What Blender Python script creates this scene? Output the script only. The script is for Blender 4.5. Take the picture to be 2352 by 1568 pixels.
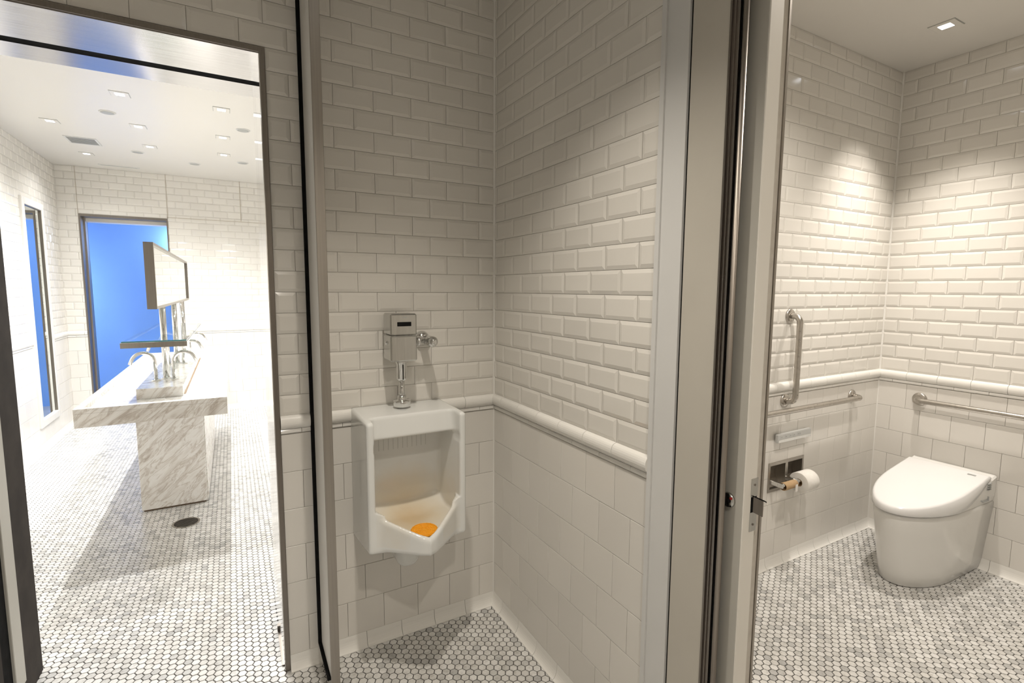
import bpy, math, random
import numpy as np
from mathutils import Matrix, Vector
random.seed(7); np.random.seed(7)
for o in list(bpy.data.objects): bpy.data.objects.remove(o)
scene = bpy.context.scene
COL = scene.collection

# ------------------------------------------------------------------ camera
F_PX, YAW, PITCH, ROLL, HCAM = 1156.44, math.radians(29.103), math.radians(5.916), math.radians(0.342), 1.53
fw = Vector((math.sin(YAW)*math.cos(PITCH), math.cos(YAW)*math.cos(PITCH), -math.sin(PITCH)))
rt0 = Vector((math.cos(YAW), -math.sin(YAW), 0)); up0 = rt0.cross(fw)
rt = math.cos(ROLL)*rt0 + math.sin(ROLL)*up0; up = -math.sin(ROLL)*rt0 + math.cos(ROLL)*up0
cd = bpy.data.cameras.new('camera'); cam = bpy.data.objects.new('camera', cd); COL.objects.link(cam)
cd.sensor_width = 36; cd.lens = F_PX/2352*36; cd.clip_start = 0.02
M = Matrix((rt, up, -fw)).transposed().to_4x4(); M.translation = (0, 0, HCAM); cam.matrix_world = M
scene.camera = cam
def proj(p):
    d = Vector(p) - Vector((0, 0, HCAM)); z = d.dot(fw)
    if z < .05: return None
    return 1176 + F_PX*d.dot(rt)/z, 784 - F_PX*d.dot(up)/z, z

# ------------------------------------------------------------------ world, exposure
w = bpy.data.worlds.new('world'); scene.world = w; w.use_nodes = True
w.node_tree.nodes['Background'].inputs[0].default_value = (.05, .05, .05, 1)
w.node_tree.nodes['Background'].inputs[1].default_value = .2
scene.view_settings.view_transform = 'Standard'; scene.view_settings.look = 'None'
scene.view_settings.exposure = 0.0; scene.view_settings.gamma = 1; scene.view_settings.use_curve_mapping = False
# lamp powers (the lamps themselves are built with their fixtures below)
P_WASH, P_STALL, P_VEST, P_TOILET, P_TDOOR, P_BLUE = 88.0, 92.0, 70.0, 112.0, 88.0, 50.0
C_WASH, C_STALL, C_TOILET = (1, .985, .96), (1, .915, .80), (1, .92, .825)

# ------------------------------------------------------------------ materials
def mat(name, color=(.8, .8, .8), rough=.5, metal=0.0, **kw):
    m = bpy.data.materials.new(name); m.use_nodes = True
    b = m.node_tree.nodes['Principled BSDF']
    b.inputs['Base Color'].default_value = (*color, 1); b.inputs['Roughness'].default_value = rough
    b.inputs['Metallic'].default_value = metal
    for k, v in kw.items(): b.inputs[k].default_value = v
    return m
def N(m, t, **kw):
    n = m.node_tree.nodes.new(t)
    for k, v in kw.items():
        if k in n.inputs: n.inputs[k].default_value = v
        else: setattr(n, k, v)
    return n
def L(m, a, b): m.node_tree.links.new(a, b)
def bsdf(m): return m.node_tree.nodes['Principled BSDF']
def ramp(m, fac, stops):
    r = N(m, 'ShaderNodeValToRGB'); e = r.color_ramp.elements
    while len(e) < len(stops): e.new(.5)
    for q, (p, c) in zip(e, stops): q.position = p; q.color = (*c, 1)
    L(m, fac, r.inputs[0]); return r.outputs[0]
def geo_pos(m): return N(m, 'ShaderNodeNewGeometry').outputs['Position']
def noise(m, scale, detail=3, vec=None, rough=.5):
    n = N(m, 'ShaderNodeTexNoise', Scale=scale, Detail=detail, Roughness=rough)
    L(m, vec if vec else geo_pos(m), n.inputs['Vector']); return n.outputs['Fac']
def bump(m, fac, strength, dist=.002):
    b = N(m, 'ShaderNodeBump', Strength=strength, Distance=dist); L(m, fac, b.inputs['Height'])
    L(m, b.outputs[0], bsdf(m).inputs['Normal'])
def noisy(name, c1, c2, scale, rough=.5, metal=0, b=0, **kw):
    m = mat(name, c1, rough, metal, **kw); f = noise(m, scale, 4)
    L(m, ramp(m, f, [(.35, c1), (.65, c2)]), bsdf(m).inputs['Base Color'])
    if b: bump(m, f, b)
    return m
def tile_mat(name, c, rough):
    m = mat(name, c, rough); oi = N(m, 'ShaderNodeObjectInfo')
    hsv = N(m, 'ShaderNodeHueSaturation', Color=(*c, 1))
    mr = N(m, 'ShaderNodeMapRange'); mr.inputs['To Min'].default_value = .965; mr.inputs['To Max'].default_value = 1.03
    L(m, oi.outputs['Random'], mr.inputs['Value']); L(m, mr.outputs[0], hsv.inputs['Value'])
    L(m, hsv.outputs[0], bsdf(m).inputs['Base Color'])
    bump(m, noise(m, 9, 2), .06, .01); return m
def steel_mat(name, c, rough, stretch=(200, 200, 3), var=.12):
    m = mat(name, c, rough, 1.0)
    mp = N(m, 'ShaderNodeMapping'); mp.inputs['Scale'].default_value = stretch; L(m, geo_pos(m), mp.inputs['Vector'])
    f = noise(m, 1.0, 3, mp.outputs[0]); g = N(m, 'ShaderNodeMapRange')
    g.inputs['To Min'].default_value = max(.03, rough-var); g.inputs['To Max'].default_value = rough+var
    L(m, f, g.inputs['Value']); L(m, g.outputs[0], bsdf(m).inputs['Roughness'])
    L(m, ramp(m, f, [(.3, tuple(.88*x for x in c)), (.7, c)]), bsdf(m).inputs['Base Color']); return m
T_TILE = tile_mat('glazed_tile', (.80, .775, .725), .13)
T_SQ = tile_mat('satin_square_tile', (.79, .765, .72), .22)
T_RAIL = tile_mat('rail_tile', (.88, .865, .825), .10)
M_GROUT = noisy('wall_grout', (.64, .60, .54), (.58, .54, .48), 40, .9)
M_FGROUT = noisy('floor_grout', (.055, .053, .05), (.085, .08, .075), 25, .9)
M_PAINT = noisy('white_paint', (.80, .78, .74), (.78, .76, .72), 3, .45)
M_CEIL = noisy('ceiling_paint', (.80, .78, .74), (.79, .77, .73), 2, .35)
M_FRAMEP = noisy('frame_enamel', (.70, .70, .69), (.68, .68, .67), 5, .4)
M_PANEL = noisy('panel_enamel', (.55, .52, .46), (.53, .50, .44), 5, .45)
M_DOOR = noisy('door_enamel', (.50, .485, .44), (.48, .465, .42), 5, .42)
M_EDGE_LIT = noisy('door_enamel_lit_edge', (.84, .81, .75), (.82, .79, .73), 5, .45)  # light on the door's leading edge put into a paler tone than the leaf
M_BLACK = noisy('black_rubber', (.008, .008, .008), (.014, .014, .014), 30, .95, **{'Specular IOR Level': .1})
M_STEEL = steel_mat('brushed_steel', (.44, .41, .37), .38)
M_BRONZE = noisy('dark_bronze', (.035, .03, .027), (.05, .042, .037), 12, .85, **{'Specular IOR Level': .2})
M_STEELD = steel_mat('dark_steel', (.26, .235, .21), .34)
M_BEAD = steel_mat('worn_steel', (.40, .36, .32), .48)
M_SOFFIT = steel_mat('soffit_steel', (.60, .59, .585), .20, (3, 150, 150), .05)
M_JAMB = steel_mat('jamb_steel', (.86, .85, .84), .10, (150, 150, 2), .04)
M_GRAB = steel_mat('grab_bar_steel', (.56, .53, .49), .30, (60, 60, 60), .08)
M_CHROME = mat('chrome', (.72, .72, .71), .07, 1.0)
M_SATCH = steel_mat('satin_chrome', (.62, .62, .60), .22, (150, 20, 8), .08)
M_MIRROR = mat('mirror_silver', (.82, .86, .845), .01, 1.0)
M_CERAM = mat('urinal_ceramic', (.80, .81, .795), .09)
M_CERAM2 = mat('toilet_ceramic', (.82, .815, .79), .10)
M_LID = mat('toilet_lid', (.90, .90, .90), .16)
M_ORANGE = mat('orange_vinyl', (.95, .42, .02), .35)
M_PAPER = noisy('paper', (.86, .84, .80), (.82, .80, .76), 60, .95)
M_CARD = noisy('cardboard', (.52, .36, .20), (.46, .31, .17), 30, .9)
M_GREYPL = mat('grey_plastic', (.42, .43, .42), .4)
M_REMOTE = mat('remote_silver', (.60, .61, .60), .35)
M_GREYC = mat('grey_glaze', (.66, .67, .65), .2)
M_RED = mat('red_enamel', (.5, .03, .03), .4)
M_BLUE = noisy('blue_paint', (.20, .40, .88), (.21, .42, .90), 2, .6)
M_GLASS = mat('shelf_glass', (.90, .98, .96), .0, 0, **{'Transmission Weight': 1.0, 'IOR': 1.45})
M_GLASSE = mat('glass_edge', (.25, .65, .72), .1, 0, **{'Transmission Weight': .5})
def emit(name, c, s):
    m = mat(name, (0, 0, 0), .5); b = bsdf(m)
    b.inputs['Emission Color'].default_value = (*c, 1); b.inputs['Emission Strength'].default_value = s; return m
M_LENS = emit('lamp_lens', (.92, .95, 1.0), 9)
# ceramic stain in the bowl: mineral deposit, denser low down the back
def stained():
    m = M_CERAM; p = geo_pos(m); s = N(m, 'ShaderNodeSeparateXYZ'); L(m, p, s.inputs[0])
    d = N(m, 'ShaderNodeVectorMath', operation='DISTANCE'); L(m, p, d.inputs[0]); d.inputs[1].default_value = (.60, 1.91, .62)
    nz = N(m, 'ShaderNodeMath', operation='MULTIPLY_ADD'); L(m, noise(m, 14, 4), nz.inputs[0]); nz.inputs[1].default_value = .06
    L(m, d.outputs['Value'], nz.inputs[2])
    r = ramp(m, nz.outputs[0], [(.06, (.68, .53, .34)), (.13, (.75, .67, .53)), (.25, (.80, .81, .795))])
    # only inside the bowl (ahead of the back plane, between the wings)
    ax = N(m, 'ShaderNodeMath', operation='ABSOLUTE'); sx = N(m, 'ShaderNodeMath', operation='SUBTRACT')
    L(m, s.outputs[0], sx.inputs[0]); sx.inputs[1].default_value = .60; L(m, sx.outputs[0], ax.inputs[0])
    lt = N(m, 'ShaderNodeMath', operation='LESS_THAN'); L(m, ax.outputs[0], lt.inputs[0]); lt.inputs[1].default_value = .168
    gt = N(m, 'ShaderNodeMath', operation='GREATER_THAN'); L(m, s.outputs[2], gt.inputs[0]); gt.inputs[1].default_value = .572
    y1 = N(m, 'ShaderNodeMath', operation='GREATER_THAN'); L(m, s.outputs[1], y1.inputs[0]); y1.inputs[1].default_value = 1.72
    a = N(m, 'ShaderNodeMath', operation='MULTIPLY'); L(m, lt.outputs[0], a.inputs[0]); L(m, gt.outputs[0], a.inputs[1])
    b = N(m, 'ShaderNodeMath', operation='MULTIPLY'); L(m, a.outputs[0], b.inputs[0]); L(m, y1.outputs[0], b.inputs[1])
    mx = N(m, 'ShaderNodeMix', data_type='RGBA'); L(m, b.outputs[0], mx.inputs[0])
    mx.inputs[6].default_value = (.80, .81, .795, 1); L(m, r, mx.inputs[7]); L(m, mx.outputs[2], bsdf(m).inputs['Base Color'])
stained()
def hex_mat():
    m = mat('marble_hex', (.8, .8, .78), .32); oi = N(m, 'ShaderNodeObjectInfo'); g = N(m, 'ShaderNodeNewGeometry')
    a = N(m, 'ShaderNodeMath', operation='ADD'); L(m, oi.outputs['Random'], a.inputs[0]); L(m, g.outputs['Random Per Island'], a.inputs[1])
    f = N(m, 'ShaderNodeMath', operation='FRACT'); L(m, a.outputs[0], f.inputs[0])
    c = ramp(m, f.outputs[0], [(0, (.50, .50, .495)), (.12, (.60, .595, .58)), (.32, (.70, .69, .665)), (.65, (.77, .76, .74)), (1, (.83, .825, .81))])
    v = ramp(m, noise(m, 45, 5, rough=.65), [(.30, (.74, .73, .71)), (.52, (1, 1, 1)), (.8, (1.0, .99, .97))])
    big = ramp(m, noise(m, 1.3, 2), [(.35, (.90, .90, .90)), (.65, (1, 1, 1))])
    x = N(m, 'ShaderNodeMix', data_type='RGBA', blend_type='MULTIPLY'); x.inputs[0].default_value = 1
    L(m, c, x.inputs[6]); L(m, v, x.inputs[7])
    y = N(m, 'ShaderNodeMix', data_type='RGBA', blend_type='MULTIPLY'); y.inputs[0].default_value = 1
    L(m, x.outputs[2], y.inputs[6]); L(m, big, y.inputs[7]); L(m, y.outputs[2], bsdf(m).inputs['Base Color']); return m
M_HEX = hex_mat()
def marble():
    m = mat('veined_marble', (.85, .83, .8), .18)
    m0 = N(m, 'ShaderNodeMapping'); m0.inputs['Rotation'].default_value = (math.radians(20), math.radians(42), math.radians(10)); L(m, geo_pos(m), m0.inputs['Vector'])
    mp = N(m, 'ShaderNodeMapping'); mp.inputs['Scale'].default_value = (.8, 1.6, 3.4); L(m, m0.outputs[0], mp.inputs['Vector'])
    n1 = N(m, 'ShaderNodeTexNoise', Scale=2.6, Detail=9, Roughness=.62, Distortion=.7); L(m, mp.outputs[0], n1.inputs['Vector'])
    n2 = N(m, 'ShaderNodeTexNoise', Scale=5.0, Detail=7, Roughness=.6, Distortion=1.0); L(m, mp.outputs[0], n2.inputs['Vector'])
    a = ramp(m, n1.outputs['Fac'], [(.33, (.58, .535, .49)), (.42, (.79, .765, .73)), (.52, (.88, .87, .85)), (.60, (.72, .685, .645)), (.67, (.86, .845, .825))])
    b = ramp(m, n2.outputs['Fac'], [(.44, (1, 1, 1)), (.495, (.66, .61, .56)), (.53, (1, 1, 1))])
    x = N(m, 'ShaderNodeMix', data_type='RGBA', blend_type='MULTIPLY'); x.inputs[0].default_value = .8
    L(m, a, x.inputs[6]); L(m, b, x.inputs[7]); L(m, x.outputs[2], bsdf(m).inputs['Base Color']); return m
M_MARBLE = marble()

# ------------------------------------------------------------------ mesh helpers
BASE = {}
def mesh(name, V, Fc, material, smooth=False):
    me = bpy.data.meshes.new(name); me.from_pydata([tuple(v) for v in V], [], [tuple(f) for f in Fc])
    me.materials.append(material)
    if smooth: me.polygons.foreach_set('use_smooth', [True]*len(me.polygons))
    me.update(); return me
def obj(name, geom, material, parent=None, smooth=False, base=None):
    V, Fc = geom; V = np.asarray(V, float)
    if parent is not None: b = BASE[parent.name]
    else: b = np.array(base if base is not None else (0, 0, 0), float)
    o = bpy.data.objects.new(name, mesh(name, V - b, Fc, material, smooth)); COL.objects.link(o)
    if parent is not None: o.parent = parent
    else: o.location = b
    BASE[o.name] = b
    return o
def thing(name, loc, label, cat, group=None):
    o = bpy.data.objects.new(name, None); COL.objects.link(o); o.location = loc; o.empty_display_size = .05
    BASE[o.name] = np.array(loc, float); tag(o, label, cat, group); return o
def tag(o, label, cat=None, group=None):
    o['label'] = label
    if cat: o['category'] = cat
    if group: o['group'] = group
    return o
def struct(o, label=None, cat=None):
    o['kind'] = 'structure'
    if label: o['label'] = label
    if cat: o['category'] = cat
    return o
def join(*gs):
    V, Fc = [], []
    for v, f in gs:
        n = len(V); V += [tuple(q) for q in v]; Fc += [tuple(i+n for i in p) for p in f]
    return V, Fc
def box(x0, x1, y0, y1, z0, z1):
    V = [(x, y, z) for z in (z0, z1) for y in (y0, y1) for x in (x0, x1)]
    return V, [(0, 2, 3, 1), (4, 5, 7, 6), (0, 1, 5, 4), (2, 6, 7, 3), (0, 4, 6, 2), (1, 3, 7, 5)]
def bbox(x0, x1, y0, y1, z0, z1, r=.004):
    """box with chamfered edges"""
    V, Fc = [], []
    c = np.array([(x0+x1)/2, (y0+y1)/2, (z0+z1)/2]); h = np.array([x1-x0, y1-y0, z1-z0])/2; r = min(r, *(h*.49))
    idx = {}
    for sx in (-1, 1):
        for sy in (-1, 1):
            for sz in (-1, 1):
                s = np.array((sx, sy, sz))
                for a in range(3):
                    p = h-r; p[a] = h[a]; idx[(sx, sy, sz, a)] = len(V); V.append(tuple(c+s*p))
    for a in range(3):
        b, d = (a+1) % 3, (a+2) % 3
        for s in (-1, 1):
            q = []
            for sb, sd in ((-1, -1), (1, -1), (1, 1), (-1, 1)):
                k = [0, 0, 0]; k[a], k[b], k[d] = s, sb, sd; q.append(idx[(*k, a)])
            Fc.append(q if s > 0 else q[::-1])
        for sb in (-1, 1):
            for sd in (-1, 1):
                k0 = [0, 0, 0]; k0[a], k0[b], k0[d] = -1, sb, sd; k1 = list(k0); k1[a] = 1
                q = [idx[(*k0, b)], idx[(*k1, b)], idx[(*k1, d)], idx[(*k0, d)]]
                Fc.append(q if sb*sd < 0 else q[::-1])
    for sx in (-1, 1):
        for sy in (-1, 1):
            for sz in (-1, 1):
                t = [idx[(sx, sy, sz, a)] for a in range(3)]; Fc.append(t if sx*sy*sz > 0 else t[::-1])
    return V, Fc
def lathe(profile, center, axis='z', n=28):
    """profile: (r, h) pairs, closed caps"""
    V, Fc = [], []
    for r, h in profile:
        for i in range(n):
            a = 2*math.pi*i/n; p = (r*math.cos(a), r*math.sin(a), h)
            if axis == 'x': p = (p[2], p[0], p[1])
            elif axis == 'y': p = (p[1], p[2], p[0])
            V.append((p[0]+center[0], p[1]+center[1], p[2]+center[2]))
    m = len(profile)
    for j in range(m-1):
        for i in range(n): Fc.append((j*n+i, j*n+(i+1) % n, (j+1)*n+(i+1) % n, (j+1)*n+i))
    Fc.append(tuple(range(n))[::-1]); Fc.append(tuple((m-1)*n+i for i in range(n)))
    return V, Fc
def tube(pts, r, n=14, caps=True):
    P = [Vector(p) for p in pts]; V, Fc = [], []; prev = None
    for i, p in enumerate(P):
        t = (P[min(i+1, len(P)-1)]-P[max(i-1, 0)]).normalized()
        if prev is None:
            ref = Vector((0, 0, 1)) if abs(t.z) < .9 else Vector((1, 0, 0)); a = t.cross(ref).normalized()
        else: a = (prev - t*prev.dot(t)).normalized()
        prev = a; b = t.cross(a)
        for k in range(n):
            q = 2*math.pi*k/n; V.append(tuple(p + r*(math.cos(q)*a+math.sin(q)*b)))
    for i in range(len(P)-1):
        for k in range(n): Fc.append((i*n+k, i*n+(k+1) % n, (i+1)*n+(k+1) % n, (i+1)*n+k))
    if caps: Fc.append(tuple(range(n))[::-1]); Fc.append(tuple((len(P)-1)*n+k for k in range(n)))
    return V, Fc
def arc(c, r, a0, a1, u, v, n=10):
    c, u, v = Vector(c), Vector(u), Vector(v)
    return [tuple(c + r*(math.cos(a)*u+math.sin(a)*v)) for a in np.linspace(a0, a1, n)]
def loft(rings, cap0=True, cap1=True, closed=True):
    n = len(rings[0]); V = [tuple(p) for r in rings for p in r]; Fc = []
    for j in range(len(rings)-1):
        for i in range(n if closed else n-1):
            Fc.append((j*n+i, j*n+(i+1) % n, (j+1)*n+(i+1) % n, (j+1)*n+i))
    if cap0: Fc.append(tuple(range(n))[::-1])
    if cap1: Fc.append(tuple((len(rings)-1)*n+i for i in range(n)))
    return V, Fc
def surface_nets(F, org, h):
    """numpy grid (negative inside) -> quad mesh"""
    ins = F < 0; nx, ny, nz = F.shape
    acc = np.zeros((nx-1, ny-1, nz-1, 3)); cnt = np.zeros((nx-1, ny-1, nz-1))
    cor = [(0, 0, 0), (1, 0, 0), (0, 1, 0), (1, 1, 0), (0, 0, 1), (1, 0, 1), (0, 1, 1), (1, 1, 1)]
    S = lambda A, c: A[c[0]:c[0]+nx-1, c[1]:c[1]+ny-1, c[2]:c[2]+nz-1]
    for i in range(8):
        for j in range(i+1, 8):
            a, b = cor[i], cor[j]
            if sum(abs(p-q) for p, q in zip(a, b)) != 1: continue
            m = S(ins, a) != S(ins, b); fa, fb = S(F, a), S(F, b)
            t = np.where(m, fa/np.where(m, fa-fb, 1), 0)
            for k in range(3): acc[..., k] += np.where(m, a[k]+t*(b[k]-a[k]), 0)
            cnt += m
    act = cnt > 0; ids = -np.ones(act.shape, int); ids[act] = np.arange(act.sum())
    I = np.argwhere(act); V = (I + acc[act]/cnt[act][:, None])*h + np.array(org)
    Q = []
    for ax in range(3):
        b, c = (ax+1) % 3, (ax+2) % 3
        sl0 = [slice(1, -1)]*3; sl0[ax] = slice(0, -1); sl1 = [slice(1, -1)]*3; sl1[ax] = slice(1, None)
        A, B = ins[tuple(sl0)], ins[tuple(sl1)]; E = np.argwhere(A != B); s = A[A != B]
        E = E.copy(); E[:, b] += 1; E[:, c] += 1
        def at(db, dc):
            q = E.copy(); q[:, b] += db; q[:, c] += dc; return ids[q[:, 0], q[:, 1], q[:, 2]]
        q = np.stack([at(-1, -1), at(0, -1), at(0, 0), at(-1, 0)], 1); q[~s] = q[~s][:, ::-1]; Q.append(q)
    return V, np.concatenate(Q).tolist()

# ------------------------------------------------------------------ tiled walls
CEIL = 2.835; ZR = 1.042; PZ = .0787; PW = .1532; JT = .0014; TD = .008
SUB = {}
def tile_mesh(w_, h_, kind):
    key = (round(w_, 4), round(h_, 4), kind)
    if key in SUB: return SUB[key]
    a, b = w_/2-JT/2, h_/2-JT/2
    if kind == 'sub': ins, rim = min(.0125, a*.45, b*.45), 0.0049
    else: ins, rim = min(.0012, a*.45, b*.45), TD-.0008
    V = [(s*a, 0, t*b) for s, t in ((-1, -1), (1, -1), (1, 1), (-1, 1))]
    V += [(s*a, -rim, t*b) for s, t in ((-1, -1), (1, -1), (1, 1), (-1, 1))]
    V += [(s*(a-ins), -TD, t*(b-ins)) for s, t in ((-1, -1), (1, -1), (1, 1), (-1, 1))]
    Fc = [(8, 9, 10, 11)]
    for i in range(4):
        j = (i+1) % 4; Fc += [(i, j, 4+j, 4+i), (4+i, 4+j, 8+j, 8+i)]
    nm = 'subway_tile' if kind == 'sub' else 'square_tile'
    SUB[key] = (mesh(nm, V, Fc, T_TILE if kind == 'sub' else T_SQ), V, Fc); return SUB[key]
def extr(profile, s0, s1):
    """profile (n, z) extruded along local x"""
    n = len(profile); V = [(s0, -p[0], p[1]) for p in profile] + [(s1, -p[0], p[1]) for p in profile]
    Fc = [(i, n+i, n+(i+1) % n, (i+1) % n) for i in range(n)] + [tuple(range(n)), tuple(range(2*n-1, n-1, -1))]
    return V, [f[::-1] for f in Fc]
RAILP = [(0, .990), (.012, .990)] + [(.012+.014*math.cos(a), 1.016+.023*math.sin(a)) for a in np.linspace(-1.3, 1.35, 9)] + [(.004, ZR), (0, ZR)]
LINEP = [(0, .972), (.011, .972), (.013, .976), (.013, .984), (.011, .988), (0, .988)]
COVEP = [(0, -.004), (.030, -.004), (.030, .002)] + [(.009+.021*(1-math.sin(a)), .003+.05*(1-math.cos(a))) for a in np.linspace(.15, 1.5, 7)] + [(.008, .061), (0, .061)]
def rect_sub(r, hs):
    out = [r]
    for h in hs:
        nxt = []
        for (a, b, c, d) in out:
            if b <= h[0] or a >= h[1] or d <= h[2] or c >= h[3]: nxt.append((a, b, c, d)); continue
            if a < h[0]: nxt.append((a, h[0], c, d)); a = h[0]
            if b > h[1]: nxt.append((h[1], b, c, d)); b = h[1]
            if c < h[2]: nxt.append((a, b, c, h[2]))
            if d > h[3]: nxt.append((a, b, h[3], d))
        out = [q for q in nxt if q[1]-q[0] > .006 and q[3]-q[2] > .006]
    return out
def tile_wall(wall, kind, plane, s0, s1, ref, holes=(), full_even=True, rail=True, zs=None, limit=300, phase=0):
    """kind: 'y' faces -Y (s = x), 'x-' faces -X (s = y), 'x+' faces +X (s = y); plane is the tiles' back"""
    rot = {'y': 0, 'x-': -math.pi/2, 'x+': math.pi/2}[kind]
    def world(s, z, n=0): return {'y': (s, plane-n, z), 'x-': (plane-n, s, z), 'x+': (plane+n, s, z)}[kind]
    R = {'sub': [], 'sq': []}
    rows = [('sub', ZR+k*PZ, min(ZR+(k+1)*PZ, CEIL), k) for k in range(int((CEIL-ZR)/PZ)+1)]
    rows += [('sq', .9690-(k+1)*.1514, .9690-k*.1514, k) for k in range(6)]
    for kd, z0, z1, k in rows:
        if zs and (z1 < zs[0] or z0 > zs[1]): continue
        off = 0 if (k % 2 == 0) == full_even else PW/2
        i0 = math.floor((s0-ref-off)/PW)-1
        for i in range(i0, i0+int((s1-s0)/PW)+4):
            a, b = max(s0, ref+off+i*PW), min(s1, ref+off+(i+1)*PW)
            if b-a < .008: continue
            for q in rect_sub((a, b, z0, z1), holes): R[kd].append(q)
    def size(q):
        ps = [proj(world(s, z, TD)) for s in q[:2] for z in q[2:]]
        if any(p is None for p in ps): return 0
        xs = [p[0] for p in ps]; ys = [p[1] for p in ps]
        if max(xs) < 0 or min(xs) > 2352 or max(ys) < 0 or min(ys) > 1568: return 0
        return (max(xs)-min(xs))*(max(ys)-min(ys))
    for kd, nm in (('sub', 'subway_tile'), ('sq', 'square_tile')):
        R[kd].sort(key=size, reverse=True); rest = []
        for n_, q in enumerate(R[kd]):
            me, V, Fc = tile_mesh(q[1]-q[0], q[3]-q[2], kd); c = world((q[0]+q[1])/2, (q[2]+q[3])/2)
            if n_ < limit:
                o = bpy.data.objects.new(nm, me); COL.objects.link(o); o.parent = wall
                o.location = c; tl = .0022 if kd == 'sub' else .0009; o.rotation_euler = (random.gauss(0, tl), 0, rot+random.gauss(0, tl))
            else:
                cr, sr = math.cos(rot), math.sin(rot)
                rest.append(([(c[0]+x*cr-y*sr, c[1]+x*sr+y*cr, c[2]+z) for x, y, z in V], Fc))
        if rest:
            o = obj(nm+'_field', join(*rest), T_TILE if kd == 'sub' else T_SQ, wall); o['kind'] = 'stuff'
    def strip(nm, prof, m, pitch, off):
        cache = {}; i = math.floor((s0-ref)/pitch)-1
        while ref+off+i*pitch < s1:
            a, b = max(s0, ref+off+i*pitch), min(s1, ref+off+(i+1)*pitch); i += 1
            if b-a < .01: continue
            zz = (min(p[1] for p in prof), max(p[1] for p in prof))
            segs = rect_sub((a, b, zz[0], zz[1]), holes)
            for q in segs:
                if q[3]-q[2] < .5*(zz[1]-zz[0]): continue
                lw = q[1]-q[0]; key = round(lw, 3)
                if key not in cache: cache[key] = mesh(nm, *extr(prof, -lw/2+JT*.6, lw/2-JT*.6), m, False)
                o = bpy.data.objects.new(nm, cache[key]); COL.objects.link(o); o.parent = wall
                o.location = world((q[0]+q[1])/2, 0); o.rotation_euler = (0, 0, rot)
    if rail and (not zs or zs[0] < 1):
        strip('rail_tile', RAILP, T_RAIL, PW, 0); strip('liner_tile', LINEP, T_RAIL, PW, PW/2)
        strip('cove_tile', COVEP, T_RAIL, PW, phase)

YU, XS, XT, YT = 2.083, 1.068, 3.593, 1.638          # backs of the tiles on the four near walls
XJ0, XJ1, ZH = -.73, .125, 2.357                      # washroom doorway
XLW, YFW = -1.610, 7.248                              # washroom left wall and far wall

# floors -------------------------------------------------------------------
HP = .0318
def hex_floor(name, label, slab, inside, limit=300):
    fl = struct(obj(name, box(*slab, -.06, -.0022), M_FGROUT), label)
    r = (HP-.0034)/math.sqrt(3); r2 = r-.0009
    V = [(r*math.cos(k*math.pi/3), r*math.sin(k*math.pi/3), -.005) for k in range(6)]
    V += [(r*math.cos(k*math.pi/3), r*math.sin(k*math.pi/3), -.0009) for k in range(6)]
    V += [(r2*math.cos(k*math.pi/3), r2*math.sin(k*math.pi/3), 0) for k in range(6)]
    Fc = [tuple(range(12, 18))]
    for i in range(6):
        j = (i+1) % 6; Fc += [(i, j, 6+j, 6+i), (6+i, 6+j, 12+j, 12+i)]
    me = mesh('hex_tile', V, Fc, M_HEX)
    cx = HP*math.sqrt(3)/2; C = []
    for i in range(int(slab[0]/cx)-1, int(slab[1]/cx)+2):
        for j in range(int(slab[2]/HP)-2, int(slab[3]/HP)+2):
            x, y = i*cx, (j+.5*(i % 2))*HP
            if inside(x, y): C.append((x, y))
    def size(c):
        p = proj((c[0], c[1], 0))
        if p is None or p[0] < 0 or p[0] > 2352 or p[1] > 1568 or p[1] < 0: return 1e9
        return p[2]
    C.sort(key=size)
    for (x, y) in C[:limit]:
        o = bpy.data.objects.new('hex_tile', me); COL.objects.link(o); o.parent = fl
        o.location = (x, y, random.uniform(-.0004, .0002)); o.rotation_euler = (random.gauss(0, .004), random.gauss(0, .004), math.pi/3*random.randrange(6))
    Cn = np.array(C[limit:]); Vn = np.array(V); n = len(Cn)
    A = (Vn[None] + np.concatenate([Cn, np.random.uniform(-.0004, .0002, (n, 1))], 1)[:, None]).reshape(-1, 3)
    fs = [[len(V)*k+i for i in f] for k in range(n) for f in Fc]
    o = obj('hex_mosaic', (A, fs), M_HEX, fl); o['kind'] = 'stuff'
    return fl
hex_floor('floor_vestibule', 'white and grey marble hexagon mosaic floor below the urinal', (-1.3, 1.13, -1.0, 2.30),
          lambda x, y: -1.3 < x < 1.075 and -.9 < y < 2.10 or (XJ0 < x < XJ1+.01 and 2 < y < 2.30))
hex_floor('floor_toilet', 'marble hexagon mosaic floor around the toilet', (1.13, 3.7, -.6, 1.75),
          lambda x, y: 1.075 < x < 3.60 and -.55 < y < 1.65)
hex_floor('floor_washroom', 'brightly lit marble hexagon mosaic floor around the vanity island', (-1.75, 1.6, 2.30, 7.5),
          lambda x, y: (-1.66 < x < 1.55 and 2.55 < y < 7.26) or (XJ0 < x < XJ1+.01 and 2.30 < y < 2.56))

# ceiling ------------------------------------------------------------------
struct(obj('ceiling', join(box(-1.75, 3.8, -1.3, 7.5, CEIL, CEIL+.06), box(-2.6, 1.2, 7.5, 9.2, CEIL, CEIL+.06)), M_CEIL), 'plain off-white ceiling')

# urinal wall (with the washroom doorway)
wb = struct(obj('wall_back', join(box(-1.3, XJ0, YU, 2.55, 0, CEIL), box(XJ0, XJ1, YU, 2.55, ZH, CEIL), box(XJ1, 1.30, YU, 2.55, 0, CEIL)), M_GROUT),
            'white tiled wall behind the urinal')
tile_wall(wb, 'y', YU, -1.3, XS, XS-TD, holes=[(XJ0-.02, XJ1+.018, -1, ZH+.018)])
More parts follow.
